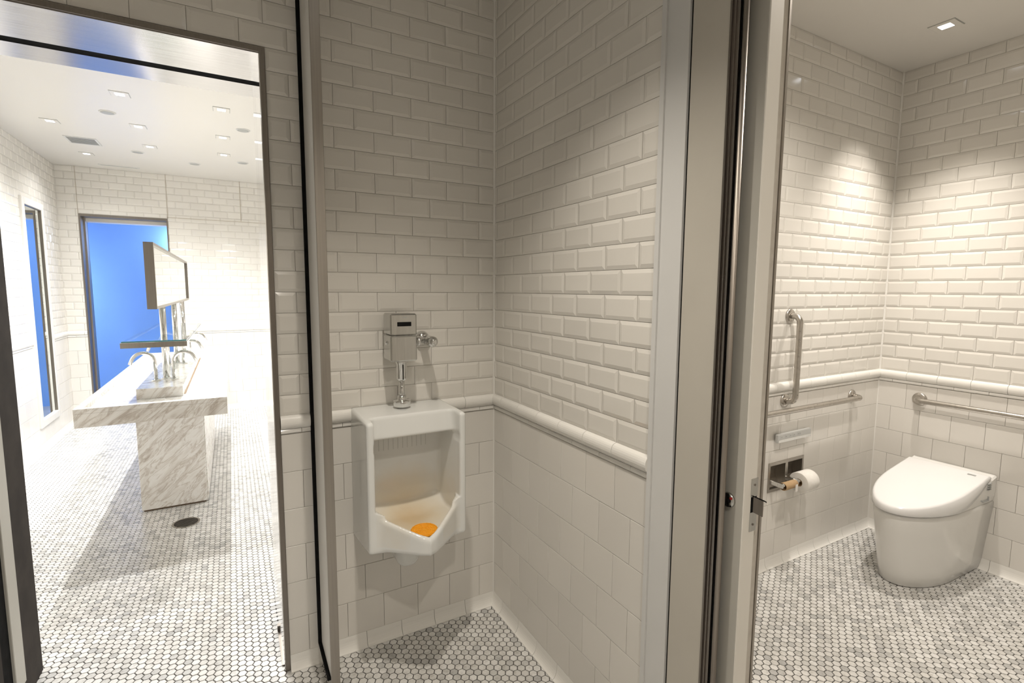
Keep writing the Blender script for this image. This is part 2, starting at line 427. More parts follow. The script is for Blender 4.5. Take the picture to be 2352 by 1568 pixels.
# stall side wall, carrying the pocket of the sliding door
wr = struct(obj('wall_right', join(box(XS, 1.088, .86, YU, 0, CEIL), box(1.150, 1.197, .80, YU, 0, CEIL), box(1.088, 1.15, 1.9, YU, 0, CEIL),
        box(1.06, 1.197, -.12, .86, ZH, CEIL), box(1.06, 1.197, -1.0, -.12, 0, CEIL)), M_GROUT), 'white tiled side wall to the right of the urinal')
tile_wall(wr, 'x-', XS, 1.062, YU-TD, 1.062)
# toilet room
HOL = (2.502, 2.812, .440, .597)
wt = struct(obj('wall_toilet_left', join(box(1.197, HOL[0], YT, YT+.1, 0, CEIL), box(HOL[1], XT+.1, YT, YT+.1, 0, CEIL),
        box(HOL[0], HOL[1], YT, YT+.1, 0, HOL[2]), box(HOL[0], HOL[1], YT, YT+.1, HOL[3], CEIL)), M_GROUT), 'white tiled wall with the paper holder')
tile_wall(wt, 'y', YT, 1.197, XT, XT-TD, holes=[HOL])
wk = struct(obj('wall_toilet_back', box(XT, XT+.1, -.6, YT, 0, CEIL), M_GROUT), 'white tiled wall behind the toilet')
tile_wall(wk, 'x-', XT, -.55, YT, YT-TD)
struct(obj('wall_toilet_near', box(1.197, XT, -.65, -.55, 0, CEIL), M_PAINT), 'plain wall of the toilet room opposite the paper holder')
# vestibule walls out of view
struct(obj('wall_left', box(-1.4, -1.3, -1.0, YU, 0, CEIL), M_PAINT), 'plain wall left of the vestibule')
struct(obj('wall_near', box(-1.4, 1.2, -1.1, -1.0, 0, CEIL), M_PAINT), 'plain wall behind the viewer')
# washroom
DX0, DX1, DZ = -1.425, -.612, 2.33                   # far doorway, outer size
wl = struct(obj('wall_washroom_left', box(XLW-.1, XLW, 2.55, YFW+.1, 0, CEIL), M_GROUT), 'bright white tiled wall with the tall mirror')
tile_wall(wl, 'x+', XLW, 2.55, YFW, YFW-TD, holes=[(6.105, 6.705, .215, 2.335)])
wf = struct(obj('wall_washroom_far', join(box(XLW, DX0, YFW, YFW+.3, 0, CEIL), box(DX0, DX1, YFW, YFW+.3, DZ, CEIL), box(DX1, 1.6, YFW, YFW+.3, 0, CEIL)), M_GROUT),
            'bright white tiled far wall around the blue doorway')
tile_wall(wf, 'y', YFW, XLW, .75, XLW+TD, holes=[(DX0, DX1, -1, DZ)])
struct(obj('wall_washroom_right', box(1.5, 1.6, 2.55, YFW, 0, CEIL), M_PAINT), 'plain white washroom wall out to the right')
struct(obj('wall_washroom_near', join(box(XLW, -1.3, 2.45, 2.55, 0, CEIL), box(1.30, 1.5, 2.45, 2.55, 0, CEIL)), M_PAINT), 'washroom side of the doorway wall')
# blue corridor past the far doorway
struct(obj('wall_corridor', join(box(-2.6, 1.2, 8.45, 8.55, 0, CEIL), box(-2.6, -2.5, 7.548, 8.45, 0, CEIL), box(1.1, 1.2, 7.548, 8.45, 0, CEIL)), M_BLUE), 'saturated blue corridor wall seen through the far doorway')
struct(obj('floor_corridor', box(-2.6, 1.2, 7.548, 8.55, -.06, 0), noisy('corridor_floor', (.35, .36, .38), (.4, .41, .43), 6, .4)), 'grey corridor floor beyond the far doorway')
# expansion joints on the far wall
k = 0
for (a, b, c, d) in ((DX0-.004, DX0+.002, DZ, CEIL), (-.612, -.604, DZ, CEIL), (.148, .156, 2.352, CEIL), (-.612, .75, 2.340, 2.348)):
    k += 1
    struct(obj('trim_%d' % k, box(a, b, YFW-.0095, YFW, c, d), noisy('joint_sealant_%d' % k, (.55, .50, .42), (.5, .45, .38), 30, .6)), ('thin joint above the left corner of the far doorway', 'thin joint above the right corner of the far doorway', 'short thin joint in the far wall nearest the steel jamb', 'level thin joint running right from the far doorway head')[k-1])

# inside corner beads
for nm, x, y, lb in (('trim_5', XS-TD, YU-TD, 'slim white bead in the tiled corner beside the urinal'), ('trim_6', XT-TD, YT-TD, 'slim white bead in the tiled corner behind the toilet')):
    struct(obj(nm, loft([[(x+dx, y+dy, z) for dx, dy in ((.006, .006), (-.006, .006), (-.0045, .001), (.001, -.0045), (.006, -.006))] for z in (.05, CEIL)]), T_RAIL), lb)

# washroom doorway lining
d1 = struct(obj('door_1', join(box(XJ1, XJ1+.0165, YU-TD-.006, YU, 0, ZH+.0165), box(XJ0-.0165, XJ0, YU-TD-.006, YU, 0, ZH+.0165), box(XJ0, XJ1, YU-TD-.006, YU, ZH, ZH+.0165)), M_STEELD),
            'steel-lined doorway into the bright washroom')
obj('soffit', join(box(XJ0, XJ1, YU-.006, 2.357, ZH-.003, ZH+.001), box(XJ0, XJ1, 2.406, 2.552, ZH-.003, ZH+.001)), M_SOFFIT, d1)
obj('track_slot', join(box(XJ0, XJ1-.001, 2.357, 2.406, ZH-.001, ZH+.0005)), M_BLACK, d1)
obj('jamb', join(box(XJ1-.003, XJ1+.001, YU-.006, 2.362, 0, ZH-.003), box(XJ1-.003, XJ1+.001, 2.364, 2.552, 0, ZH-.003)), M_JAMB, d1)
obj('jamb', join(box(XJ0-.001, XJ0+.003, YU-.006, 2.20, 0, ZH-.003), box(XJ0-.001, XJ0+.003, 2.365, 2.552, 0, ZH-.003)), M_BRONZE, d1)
obj('pocket_slot', box(XJ0-.001, XJ0+.0015, 2.20, 2.365, 0, ZH-.003), M_BLACK, d1)
obj('sliding_leaf', bbox(XJ0-.001, XJ0+.010, 2.275, 2.362, .09, ZH-.004, .002), M_DOOR, d1)
obj('floor_guide', join(box(XJ1-.010, XJ1-.003, 2.11, 2.36, 0, .006), box(XJ1-.010, XJ1-.003, 2.34, 2.36, .006, .03)), M_STEELD, d1)

# pocket door side: casing, panel, channel, leaf -----------------------------
d2 = struct(obj('door_2', join(box(1.050, XS+.012, 1.048, 1.064, 0, CEIL), box(1.056, XS+.012, .973, 1.048, 0, CEIL)), M_FRAMEP), 'white enamelled casing at the end of the tiled side wall')
obj('shadow_gap', box(1.064, 1.085, .966, .973, 0, CEIL), M_BLACK, d2)
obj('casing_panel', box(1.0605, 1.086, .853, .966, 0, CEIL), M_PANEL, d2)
obj('steel_channel', join(box(1.0580, 1.066, .8475, .853, 0, ZH), box(1.063, 1.068, .829, .8475, 0, ZH), box(1.0595, 1.063, .838, .8405, 0, ZH)), M_STEELD, d2)
obj('channel_groove', box(1.069, 1.088, .823, .829, 0, ZH), M_BLACK, d2)
obj('steel_bead', loft([[(1.0685+.0075*math.cos(a), .8160+.0068*math.sin(a), z) for a in np.linspace(0, 2*math.pi, 13)[:-1]] for z in (0, ZH)]), M_BEAD, d2, True)
obj('inner_jamb', join(box(1.163, 1.1685, .797, .84, 0, ZH), box(1.1685, 1.206, .8005, .84, 0, ZH), box(1.1985, 1.206, .797, .8005, 0, ZH)), M_STEEL, d2)
obj('channel_joint', box(1.0575, 1.07, .8245, .8535, .350, .358), M_BLACK, d2)

# ------------------------------------------------------------------ sliding toilet door
dr = thing('sliding_door', (1.119, 1.15, .01), 'grey-white sliding door half out of its wall pocket beside the toilet', 'door')
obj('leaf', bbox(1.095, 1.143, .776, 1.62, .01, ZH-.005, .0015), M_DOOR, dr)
obj('leading_edge', bbox(1.0955, 1.1425, .7735, .777, .01, ZH-.005, .0008), M_EDGE_LIT, dr)
lk = obj('occupancy_lock', lathe([(.001, -.0065), (.016, -.0065), (.0185, -.005), (.0195, 0)], (1.095, .8165, .996), 'x'), M_SATCH, dr, True)
obj('red_indicator', lathe([(.0035, -.0078), (.0035, -.006)], (1.095, .8050, 1.004), 'x', 12), M_RED, lk)
for yy, zz in ((.8115, 1.009), (.8060, .983), (.8135, .982)):
    obj('screw_hole', lathe([(.0022, -.0074), (.0022, -.006)], (1.095, yy, zz), 'x', 10), M_BLACK, lk)
obj('key_slot', lathe([(.0055, -.0076), (.0055, -.006)], (1.095, .8105, .9965), 'x', 14), M_BLACK, lk)
pl = obj('edge_plate', join(box(1.1205, 1.1465, .7722, .7737, 1.013, 1.0605), box(1.1205, 1.1465, .7722, .7737, .9215, .972)), M_SATCH, dr)
obj('mortise', box(1.1225, 1.1445, .7728, .7740, .972, 1.013), M_BLACK, dr)
obj('edge_pull', loft([[(1.131, .7735, z0), (1.147, .757, z0-.010), (1.150, .757, z0-.010), (1.134, .7735, z0)] for z0 in (.972, 1.013)]), M_STEELD, dr)
obj('pull_lip', loft([[(1.131, .7735, z), (1.150, .755, z-.010), (1.152, .750, z-.012), (1.130, .768, z)] for z in (1.0125, 1.0155)]), M_BLACK, dr)
for zz in (1.0435, .9393): obj('screw', lathe([(.003, -.0012), (.003, 0)], (1.1335, .7722, zz), 'y', 10), M_STEELD, pl)

# ------------------------------------------------------------------ urinal screen (partition)
XP = .262
sc = thing('urinal_partition', (.277, 1.95, 0), 'tall narrow white privacy screen between the doorway and the urinal', 'partition')
obj('panel', bbox(XP, .2925, 1.838, YU-TD-.002, .088, CEIL-.005, .001), M_PAINT, sc)
obj('steel_end_cap', bbox(XP-.0005, .2935, 1.832, 1.840, 0.0, CEIL-.005, .001), M_STEEL, sc)
obj('wall_gasket', box(XP-.012, XP+.002, 2.055, YU-TD-.0005, .088, CEIL-.005), M_BLACK, sc)
obj('bottom_gasket', box(XP-.012, XP+.006, 1.841, YU-TD-.0005, .078, .089), M_BLACK, sc)

# ------------------------------------------------------------------ urinal
UX, UY = .600, YU-TD
def urinal_geom():
    h = .0042; x = np.arange(-.215, .2151, h); d = np.arange(-.016, .43, h); z = np.arange(.30, 1.07, h)
    U, D, Z = np.meshgrid(x, d, z, indexing='ij'); A = np.abs(U)
    def rbox(u0, u1, d0, d1, z0, z1, r):
        qx = np.abs(U-(u0+u1)/2)-(u1-u0)/2+r; qy = np.abs(D-(d0+d1)/2)-(d1-d0)/2+r; qz = np.abs(Z-(z0+z1)/2)-(z1-z0)/2+r
        return np.sqrt(np.maximum(qx, 0)**2+np.maximum(qy, 0)**2+np.maximum(qz, 0)**2)+np.minimum(np.maximum(np.maximum(qx, qy), qz), 0)-r
    def smin(a, b, k): hh = np.clip(.5+.5*(b-a)/k, 0, 1); return b*(1-hh)+a*hh-k*hh*(1-hh)
    smax = lambda a, b, k: -smin(-a, -b, k)
    # shield with wings; the sides lean in a touch towards the bottom
    zb = .545-.045*np.clip(1-D/.27, 0, 1)
    body = rbox(-.196, .196, -.02, .276, .40, 1.046, .014)
    body = smax(body, (zb-Z)*.96, .012)
    # top falls away at the two front corners
    body = smax(body, (Z-(1.052-.10*np.clip(D-.215, 0, 1)))*.95, .01)
    # bowl with the pointed lip
    dmax = .262+.148*np.clip(1-A/.172, 0, 1)-.01*np.exp(-(A/.02)**2)
    zl = .622+.068*np.clip(A/.165, 0, 1.1)**1.15
    bowl = smax(smax((D-dmax)*.72, A-.176, .01), smax((Z-zl)*.85, .548-.03*np.clip((.3-D)/.3, 0, 1)-Z, .016), .02)
    bowl = smax(bowl, -D-.01, .01)
    body = smin(body, bowl, .010)
    body = smin(body, rbox(-.050, .050, -.02, .15, .375, .56, .045), .02)
    # hollow between the wings: deep niche below the apron, shallower above it
    inner = .156+.012*np.clip((D-.05)/.2, 0, 1)
    back = .062+.05*np.clip((Z-.86)/.1, 0, 1)**2*0
    floor = .598+.02*np.clip(A/.15, 0, 1)**2+.05*np.clip((.15-D)/.1, 0, 1)**2
    niche = smax(smax(A-inner, back-D, .035), smax(Z-.958, floor-Z, .045), .012)
    niche = smax(niche, (D-(dmax-.024))*.72+np.where(Z > zl+.012, -1, 0), .02)
    apron = smax(smax(A-inner, .200+.012*np.clip((1.046-Z)/.08, 0, 1)-D, .03), .93-Z, .01)
    niche = smin(niche, apron, .010)
    body = smax(body, -niche, .009)
    # flush slots under the apron
    V, Q = surface_nets(body, (x[0], d[0], z[0]), h)
    W = np.stack([UX+V[:, 0], UY-V[:, 1], V[:, 2]], 1)
    return W, [q[::-1] for q in Q]
ur = thing('urinal', (UX, UY, .35), 'white wall-hung ceramic urinal with pointed lip', 'urinal')
W, Q = urinal_geom()
keep = W[:, 1] < UY+.0005
W[~keep, 1] = UY+.0005
obj('bowl', (W, Q), M_CERAM, ur, True)
for i in range(11):
    xx = UX-.10+.02*i
    obj('flush_groove', box(xx-.0011, xx+.0011, UY-.0632, UY-.060, .868, .915), M_GREYC, ur)
# orange screen mat
mt = thing('urinal_mat', (UX+.003, UY-.314, .610), 'orange vinyl screen lying in the urinal bowl', 'urinal mat')
obj('disc', lathe([(.045, -.004), (.052, 0), (.052, .004), (.045, .006)], (UX+.003, UY-.314, .6145)), M_ORANGE, mt)
for r_ in (.013, .022, .031, .040, .048):
    ring = [(UX+.003+r_*math.cos(a), UY-.314+r_*math.sin(a), 0.621) for a in np.linspace(0, 2*math.pi, 25)]
    obj('ridge', tube(ring, .0018, 6, False), M_ORANGE, mt)
for k in range(8):
    a = k*math.pi/4
    obj('spoke', tube([(UX+.003+.008*math.cos(a), UY-.314+.008*math.sin(a), .6215), (UX+.003+.05*math.cos(a), UY-.314+.05*math.sin(a), .6215)], .0016, 6), M_ORANGE, mt)

# ------------------------------------------------------------------ flush valve
VX, VY = .592, 1.985
fv = thing('flush_valve', (VX, VY, 1.053), 'chrome sensor flush valve box and pipe above the urinal', 'flush valve')
cv = obj('sensor_cover', bbox(VX-.057, VX+.049, 1.930, 2.034, 1.3475, 1.432, .005), M_SATCH, fv)
obj('sensor_window', bbox(VX-.030, VX+.026, 1.9285, 1.932, 1.383, 1.400, .001), M_BLACK, cv)
obj('maker_mark', box(VX-.007, VX+.008, 1.9296, 1.9302, 1.4155, 1.4185), M_GREYPL, cv)
bd = obj('valve_body', bbox(VX-.058, VX+.049, 1.929, 2.034, 1.244, 1.346, .005), M_SATCH, fv)
obj('side_screw', lathe([(.006, -.006), (.0075, -.003), (.0075, .002)], (VX-.058, 1.985, 1.315), 'x', 14), M_CHROME, bd)
obj('coupling', lathe([(.0255, 1.244), (.0255, 1.232), (.0215, 1.228), (.0215, 1.170), (.018, 1.160), (.012, 1.158)], (VX, VY, 0)), M_CHROME, fv, True)
obj('coupling_slot', box(VX-.002, VX+.002, VY-.0222, VY-.0205, 1.165, 1.225), M_BLACK, fv)
obj('flush_pipe', tube([(VX, VY, 1.165), (VX, VY, 1.0535)], .0115), M_CHROME, fv, True)
obj('spud_nut', lathe([(.018, 1.098), (.0185, 1.082), (.018, 1.080), (.034, 1.079), (.0345, 1.074), (.0345, 1.056), (.033, 1.053)], (VX, VY, 0)), M_CHROME, fv, True)
obj('supply_pipe', lathe([(.016, .05), (.016, .066), (.020, .068), (.020, .082), (.0155, .084), (.0155, .105)], (VX, 1.99, 1.315), 'x'), M_CHROME, fv, True)
sv = obj('stop_valve', lathe([(.006, -.058), (.014, -.055), (.017, -.050), (.0225, -.046), (.0225, -.015), (.0225, .018), (.016, .024), (.016, .085)], (VX+.118, 1.985, 1.315), 'y'), M_CHROME, fv, True)
obj('valve_cap', lathe([(.004, -.071), (.0125, -.070), (.0145, -.066), (.0145, -.055)], (VX+.118, 1.985, 1.315), 'y'), M_CHROME, sv, True)
obj('escutcheon', lathe([(.018, -.03), (.027, -.022), (.032, -.008), (.033, 0)], (VX+.118, UY-.0005, 1.318), 'y'), M_CHROME, fv, True)

# ------------------------------------------------------------------ toilet
TY = 1.22
def dshape(xf, xs, xb, hw, n=28, hwb=None):
    hwb = hw if hwb is None else hwb
    P = [(xb, TY+hwb), ((xb+xs)/2, TY+(hw+hwb)/2)]
    P += [(xs-(xs-xf)*math.sin(a), TY+hw*math.cos(a)) for a in np.linspace(0, math.pi, n)]
    P += [((xb+xs)/2, TY-(hw+hwb)/2), (xb, TY-hwb)]; return P
to = thing('toilet', (3.25, TY, 0), 'white one-piece floor-standing toilet with closed sloping lid', 'toilet')
XB = XT-TD-.002
rings = []
for z, xf, hw, hb in ((0, 2.985, .140, .150), (.006, 2.972, .150, .160), (.06, 2.960, .156, .167), (.18, 2.935, .166, .176), (.30, 2.910, .176, .186), (.375, 2.895, .182, .193), (.396, 2.898, .180, .193), (.4, 2.91, .172, .185)):
    rings.append([(x, y, z) for x, y in dshape(xf, 3.30, XB if z > .05 else XB-.02, hw, hwb=hb)])
obj('pedestal_bowl', loft(rings), M_CERAM2, to, True)
ztop = lambda x: .446+(.550-.446)*np.clip((x-2.88)/.65, 0, 1)
zbot = lambda x: .406+(ztop(x)-.018-.406)*np.clip((x-3.16)/.36, 0, 1)**1.5
def lidring(off, which, xb=3.525):
    R_ = []
    for x, y in dshape(2.88, 3.30, xb, .190):
        c = Vector((x-3.25, y-TY)); c *= (1-off/max(c.length, .05)); X, Y = 3.25+c.x, TY+c.y
        R_.append((X, Y, which(X)))
    return R_
rl = [lidring(.012, zbot), lidring(.001, lambda x: zbot(x)+.004), lidring(0, lambda x: zbot(x)*.6+ztop(x)*.4), lidring(.002, lambda x: ztop(x)-.009), lidring(.008, lambda x: ztop(x)-.0025), lidring(.018, ztop)]
lid = obj('lid', loft(rl), M_LID, to, True)
obj('lid_mark', box(3.470, 3.486, TY-.140, TY-.105, .5415, .5432), M_GREYPL, lid)
un = [[(x, y, z) for x, y in ((3.20, TY+hw), (3.20, TY-hw), (XB, TY-hb), (XB, TY+hb))] for z, hw, hb in ((.40, .172, .187), (.43, .176, .192))]
un.append([(3.30, TY+.178, .46), (3.30, TY-.178, .46), (XB, TY-.195, .535), (XB, TY+.195, .535)])
un.append([(3.34, TY+.17, .47), (3.34, TY-.17, .47), (XB, TY-.187, .543), (XB, TY+.187, .543)])
wsh = obj('washlet_unit', loft(un), M_CERAM2, to)
for k in range(4):
    obj('vent_slot', box(3.478, 3.516, TY-.1975, TY-.187, .478+.011*k, .482+.011*k), M_GREYPL, wsh)
obj('side_latch', join(box(3.44, 3.505, TY-.1955, TY-.186, .418, .421), box(3.500, 3.504, TY-.1955, TY-.186, .418, .440)), M_GREYPL, wsh)
obj('side_button', lathe([(.004, -.196), (.004, -.18)], (3.43, TY, .428), 'y', 10), M_GREYPL, wsh)

# ------------------------------------------------------------------ grab bars
def flange(c, ax, name, parent):
    s = {'y': ([(.038, 0), (.038, .004), (.034, .009), (.018, .012)])}['y']
    if ax == 'y': g = lathe([(r, -h) for r, h in s][::-1], c, 'y')
    else: g = lathe([(r, -h) for r, h in s][::-1], c, 'x')
    return obj(name, g, M_GRAB, parent, True)
YW, XW = YT-TD, XT-TD
def elbow_bar(p0, p1, out, r, d):
    p0, p1, out = Vector(p0), Vector(p1), Vector(out); t = (p1-p0).normalized(); b = .034
    P = [tuple(p0)] + arc(p0+out*(d-b)+t*b, b, math.pi, math.pi/2, t, out)[0:] + arc(p1+out*(d-b)-t*b, b, math.pi/2, 0, t, out) + [tuple(p1)]
    return tube(P, r, 16)
g1 = thing('grab_bar', (2.60, YW, .94), 'short vertical steel grab bar on the wall above the paper holder', 'grab bar')
obj('bar', elbow_bar((2.605, YW-.004, 1.398), (2.605, YW-.004, .938), (0, -1, 0), .0155, .055), M_GRAB, g1, True)
flange((2.605, YW, 1.398), 'y', 'flange', g1); flange((2.605, YW, .938), 'y', 'flange', g1)
g2 = thing('grab_bar', (2.9, YW, .89), 'horizontal steel grab bar running under the vertical one', 'grab bar')
obj('bar', elbow_bar((3.275, YW-.004, .898), (2.20, YW-.004, .898), (0, -1, 0), .0155, .055), M_GRAB, g2, True)
flange((3.275, YW, .898), 'y', 'flange', g2); flange((2.20, YW, .898), 'y', 'flange', g2)
g3 = thing('grab_bar', (XW, 1.0, .89), 'horizontal steel grab bar on the wall behind the toilet', 'grab bar')
obj('bar', elbow_bar((XW-.004, 1.405, .890), (XW-.004, .50, .890), (-1, 0, 0), .0155, .055), M_GRAB, g3, True)
flange((XW, 1.405, .890), 'x', 'flange', g3); flange((XW, .50, .890), 'x', 'flange', g3)

# ------------------------------------------------------------------ remote control
rc = thing('remote_control', (2.68, YW, .714), 'slim silver toilet remote control on the wall above the paper holder', 'remote control')
obj('bracket', box(2.55, 2.80, YW-.010, YW, .722, .756), M_GREYPL, rc)
obj('housing', bbox(2.527, 2.828, YW-.028, YW-.009, .716, .762, .003), M_REMOTE, rc)
obj('cover_strip', bbox(2.530, 2.826, YW-.0295, YW-.027, .717, .733, .001), M_SATCH, rc)
for i, xx in enumerate((2.556, 2.596, 2.634, 2.668, 2.706, 2.724)):
    bt = obj('button', bbox(xx-.010, xx+.010, YW-.0292, YW-.0275, .740, .754, .001), M_REMOTE, rc)
    obj('symbol', lathe([(.0035, -.0005), (.0035, .0005)], (xx, YW-.0294, .747), 'y', 8), M_GREYPL, bt)

# ------------------------------------------------------------------ paper holder
x0, x1, z0, z1 = HOL; xm = (x0+x1)/2
ph = thing('paper_holder', (xm, YW, z0), 'recessed double steel toilet paper holder in the tiled wall', 'paper holder')
fy0, fy1 = YW-.004, YW+.002
obj('frame', join(box(x0-.004, x1+.004, fy0, fy1, z1-.013, z1+.004), box(x0-.004, x1+.004, fy0, fy1, z0-.004, z0+.013), box(x0-.004, x0+.011, fy0, fy1, z0+.013, z1-.013),
    box(x1-.011, x1+.004, fy0, fy1, z0+.013, z1-.013), box(xm-.011, xm-.001, fy0, fy1, z0+.013, z1-.013), box(xm+.001, xm+.011, fy0, fy1, z0+.013, z1-.013)), M_STEEL, ph)
for a, b in ((x0+.008, xm-.008), (xm+.008, x1-.008)):
    P_ = [(.0, .0)]
    n_ = 10; back = [(YW+.055*math.sin(t), (z0+z1)/2+.071*math.cos(t)) for t in np.linspace(0, math.pi, n_)]
    V = [(a, y, z) for y, z in back] + [(b, y, z) for y, z in back]
    Fc = [(i, i+1, n_+i+1, n_+i) for i in range(n_-1)] + [tuple(range(n_)), tuple(range(n_, 2*n_))[::-1]]
    obj('recess', (V, Fc), M_STEEL, ph)
for xx, w_ in ((x0+.017, .012), (xm, .018), (x1-.012, .012)):
    obj('arm', bbox(xx-w_/2, xx+w_/2, YW-.078, YW-.002, .484, .508, .003), M_CHROME, ph)
obj('roller', tube([(x0+.02, YW-.066, .496), (xm, YW-.066, .496)], .009), M_CHROME, ph, True)
obj('roller', tube([(xm, YW-.066, .496), (x1-.012, YW-.066, .496)], .009), M_CHROME, ph, True)
def hollow(x0, x1, c, ro, ri, n=36):
    r = [[(x, c[0]+q*math.cos(a), c[1]+q*math.sin(a)) for a in np.linspace(0, 2*math.pi, n+1)[:-1]] for x, q in ((x0, ri), (x0, ro-.003), (x0+.002, ro), (x1-.002, ro), (x1, ro-.003), (x1, ri), (x0, ri))]
    return loft(r, False, False)
rl_ = thing('toilet_roll', (2.733, YW-.066, .49), 'full white toilet paper roll in the right half of the holder', 'toilet roll')
obj('paper', hollow(xm+.016, xm+.122, (YW-.066, .486), .056, .0215), M_PAPER, rl_, True)
obj('core', hollow(xm+.0165, xm+.1215, (YW-.066, .486), .0215, .0195), M_CARD, rl_, True)
ct = thing('cardboard_tube', (2.59, YW-.066, .49), 'empty brown cardboard tube in the left half of the holder', 'paper tube')
obj('tube', hollow(x0+.034, xm-.016, (YW-.066, .488), .0215, .0195), M_CARD, ct, True)
obj('paper_scrap', loft([[(xm-.044+dx, YW-.088+dy, z) for dx, dy in ((0, 0), (.02, 0), (.02, .0015), (0, .0015))] for z in (.452, .470, .492)]), M_PAPER, ct)

# ------------------------------------------------------------------ ceiling fixtures
def downlight(x, y, label, power, color, size=.105, group=None, spot=130, lens=.052, blend=.6):
    t = thing('recessed_downlight', (x, y, CEIL-.004), label, 'downlight', group)
    s, q = size/2, lens/2
    obj('trim', join(box(x-s, x+s, y-s, y-q, CEIL-.004, CEIL), box(x-s, x+s, y+q, y+s, CEIL-.004, CEIL), box(x-s, x-q, y-q, y+q, CEIL-.004, CEIL), box(x+q, x+s, y-q, y+q, CEIL-.004, CEIL)), M_CEIL, t)
    obj('reveal', join(box(x-s-.003, x+s+.003, y-s-.003, y-s, CEIL-.0015, CEIL+.001), box(x-s-.003, x+s+.003, y+s, y+s+.003, CEIL-.0015, CEIL+.001),
        box(x-s-.003, x-s, y-s, y+s, CEIL-.0015, CEIL+.001), box(x+s, x+s+.003, y-s, y+s, CEIL-.0015, CEIL+.001)), M_GREYPL, t)
    obj('lens', box(x-q, x+q, y-q, y+q, CEIL-.0015, CEIL), M_LENS, t)
    ld = bpy.data.lights.new('downlight_lamp', 'SPOT'); ld.energy = power; ld.color = color; ld.spot_size = math.radians(spot); ld.spot_blend = blend; ld.shadow_soft_size = .028
    lo = bpy.data.objects.new('downlight_lamp', ld); COL.objects.link(lo); lo.parent = t; lo.location = (0, 0, -.035)
    return t
WL = 'square recessed downlight in the washroom ceiling, '
for (x, y, l) in ((-.60, 4.43, 'nearest lit one in the column above the mirror'), (-.60, 5.22, 'second in the column above the mirror'), (-.60, 5.90, 'third in the column above the mirror'),
                  (0.0, 4.43, 'nearest lit one in the right-hand column'), (0.0, 5.22, 'second in the right-hand column'), (0.0, 5.88, 'third in the right-hand column'),
                  (-1.19, 5.40, 'left column just before the air grille'), (-1.18, 6.52, 'left column just past the air grille'),
                  (-.60, 3.64, 'hidden above the front end of the island'), (0.0, 3.64, 'hidden right of the island front'), (.6, 4.43, 'right of the doorway view')):
    downlight(x, y, WL+l, P_WASH*(.3 if x < -1 else 1), C_WASH, group='washroom downlights', spot=145, blend=1)
downlight(.40, 1.10, 'square recessed downlight above the urinal stall', P_STALL, C_STALL, spot=92, blend=1)
downlight(.30, -.25, 'square recessed downlight above the vestibule behind the viewer', P_VEST, C_STALL, spot=140, blend=1)
downlight(3.14, 1.262, 'small square downlight in the ceiling above the toilet', P_TOILET, C_TOILET, spot=83, blend=1)
downlight(2.0, .70, 'square downlight in the toilet ceiling near the door', P_TDOOR, C_TOILET, spot=150, blend=.8)
for (x, y, l) in ((-.75, 4.925, 'nearest, left of the mirror line'), (.15, 4.90, 'nearest, at the right of the doorway view'), (-.73, 6.19, 'beyond the air grille'), (-.275, 6.46, 'farthest in the middle'), (.17, 6.15, 'farthest at the right')):
    t = thing('ceiling_speaker', (x, y, CEIL-.004), 'round grey ceiling speaker, '+l, 'speaker', 'round ceiling speakers')
    obj('rim', lathe([(.040, -.006), (.052, -.004), (.054, 0)], (x, y, CEIL)), M_FRAMEP, t, True)
    obj('grille', lathe([(.030, -.0075), (.043, -.0065), (.043, -.003)], (x, y, CEIL)), M_GREYPL, t, True)
vt = thing('air_grille', (-1.10, 5.97, CEIL-.005), 'grey slatted air grille in the washroom ceiling', 'air grille')
obj('frame', join(box(-1.215, -.985, 5.845, 5.862, CEIL-.005, CEIL), box(-1.215, -.985, 6.083, 6.10, CEIL-.005, CEIL), box(-1.215, -1.2, 5.862, 6.083, CEIL-.005, CEIL), box(-1.0, -.985, 5.862, 6.083, CEIL-.005, CEIL)), M_FRAMEP, vt)
obj('backing', box(-1.2, -1.0, 5.862, 6.083, CEIL-.001, CEIL), M_BLACK, vt)
for i in range(7): obj('slat', box(-1.2, -1.0, 5.874+.031*i, 5.890+.031*i, CEIL-.0045, CEIL-.0018), M_GREYPL, vt)
ap = thing('slot_diffuser', (-1.0, 7.02, CEIL-.003), 'thin slot diffuser in the ceiling near the far wall', 'air diffuser')
obj('frame', box(-1.18, -.82, 6.995, 7.045, CEIL-.003, CEIL), M_FRAMEP, ap)
obj('slot', box(-1.16, -.84, 7.012, 7.028, CEIL-.0035, CEIL-.002), M_GREYPL, ap)

# ------------------------------------------------------------------ far doorway frame
d3 = struct(obj('door_3', join(box(DX0, DX0+.016, YFW-.012, YFW+.3, 0, DZ), box(DX0+.016, DX1, YFW-.012, YFW+.3, DZ-.028, DZ), box(DX1-.012, DX1, YFW-.012, YFW+.3, 0, DZ-.028)), M_STEELD), 'brushed steel frame of the far doorway')
obj('door_stop', box(DX0+.016, DX0+.030, YFW+.12, YFW+.2, 0, DZ-.028), M_STEEL, d3)
obj('head_panel', box(DX0+.016, DX1-.012, YFW+.16, YFW+.3, DZ-.065, DZ-.028), M_PAINT, d3)

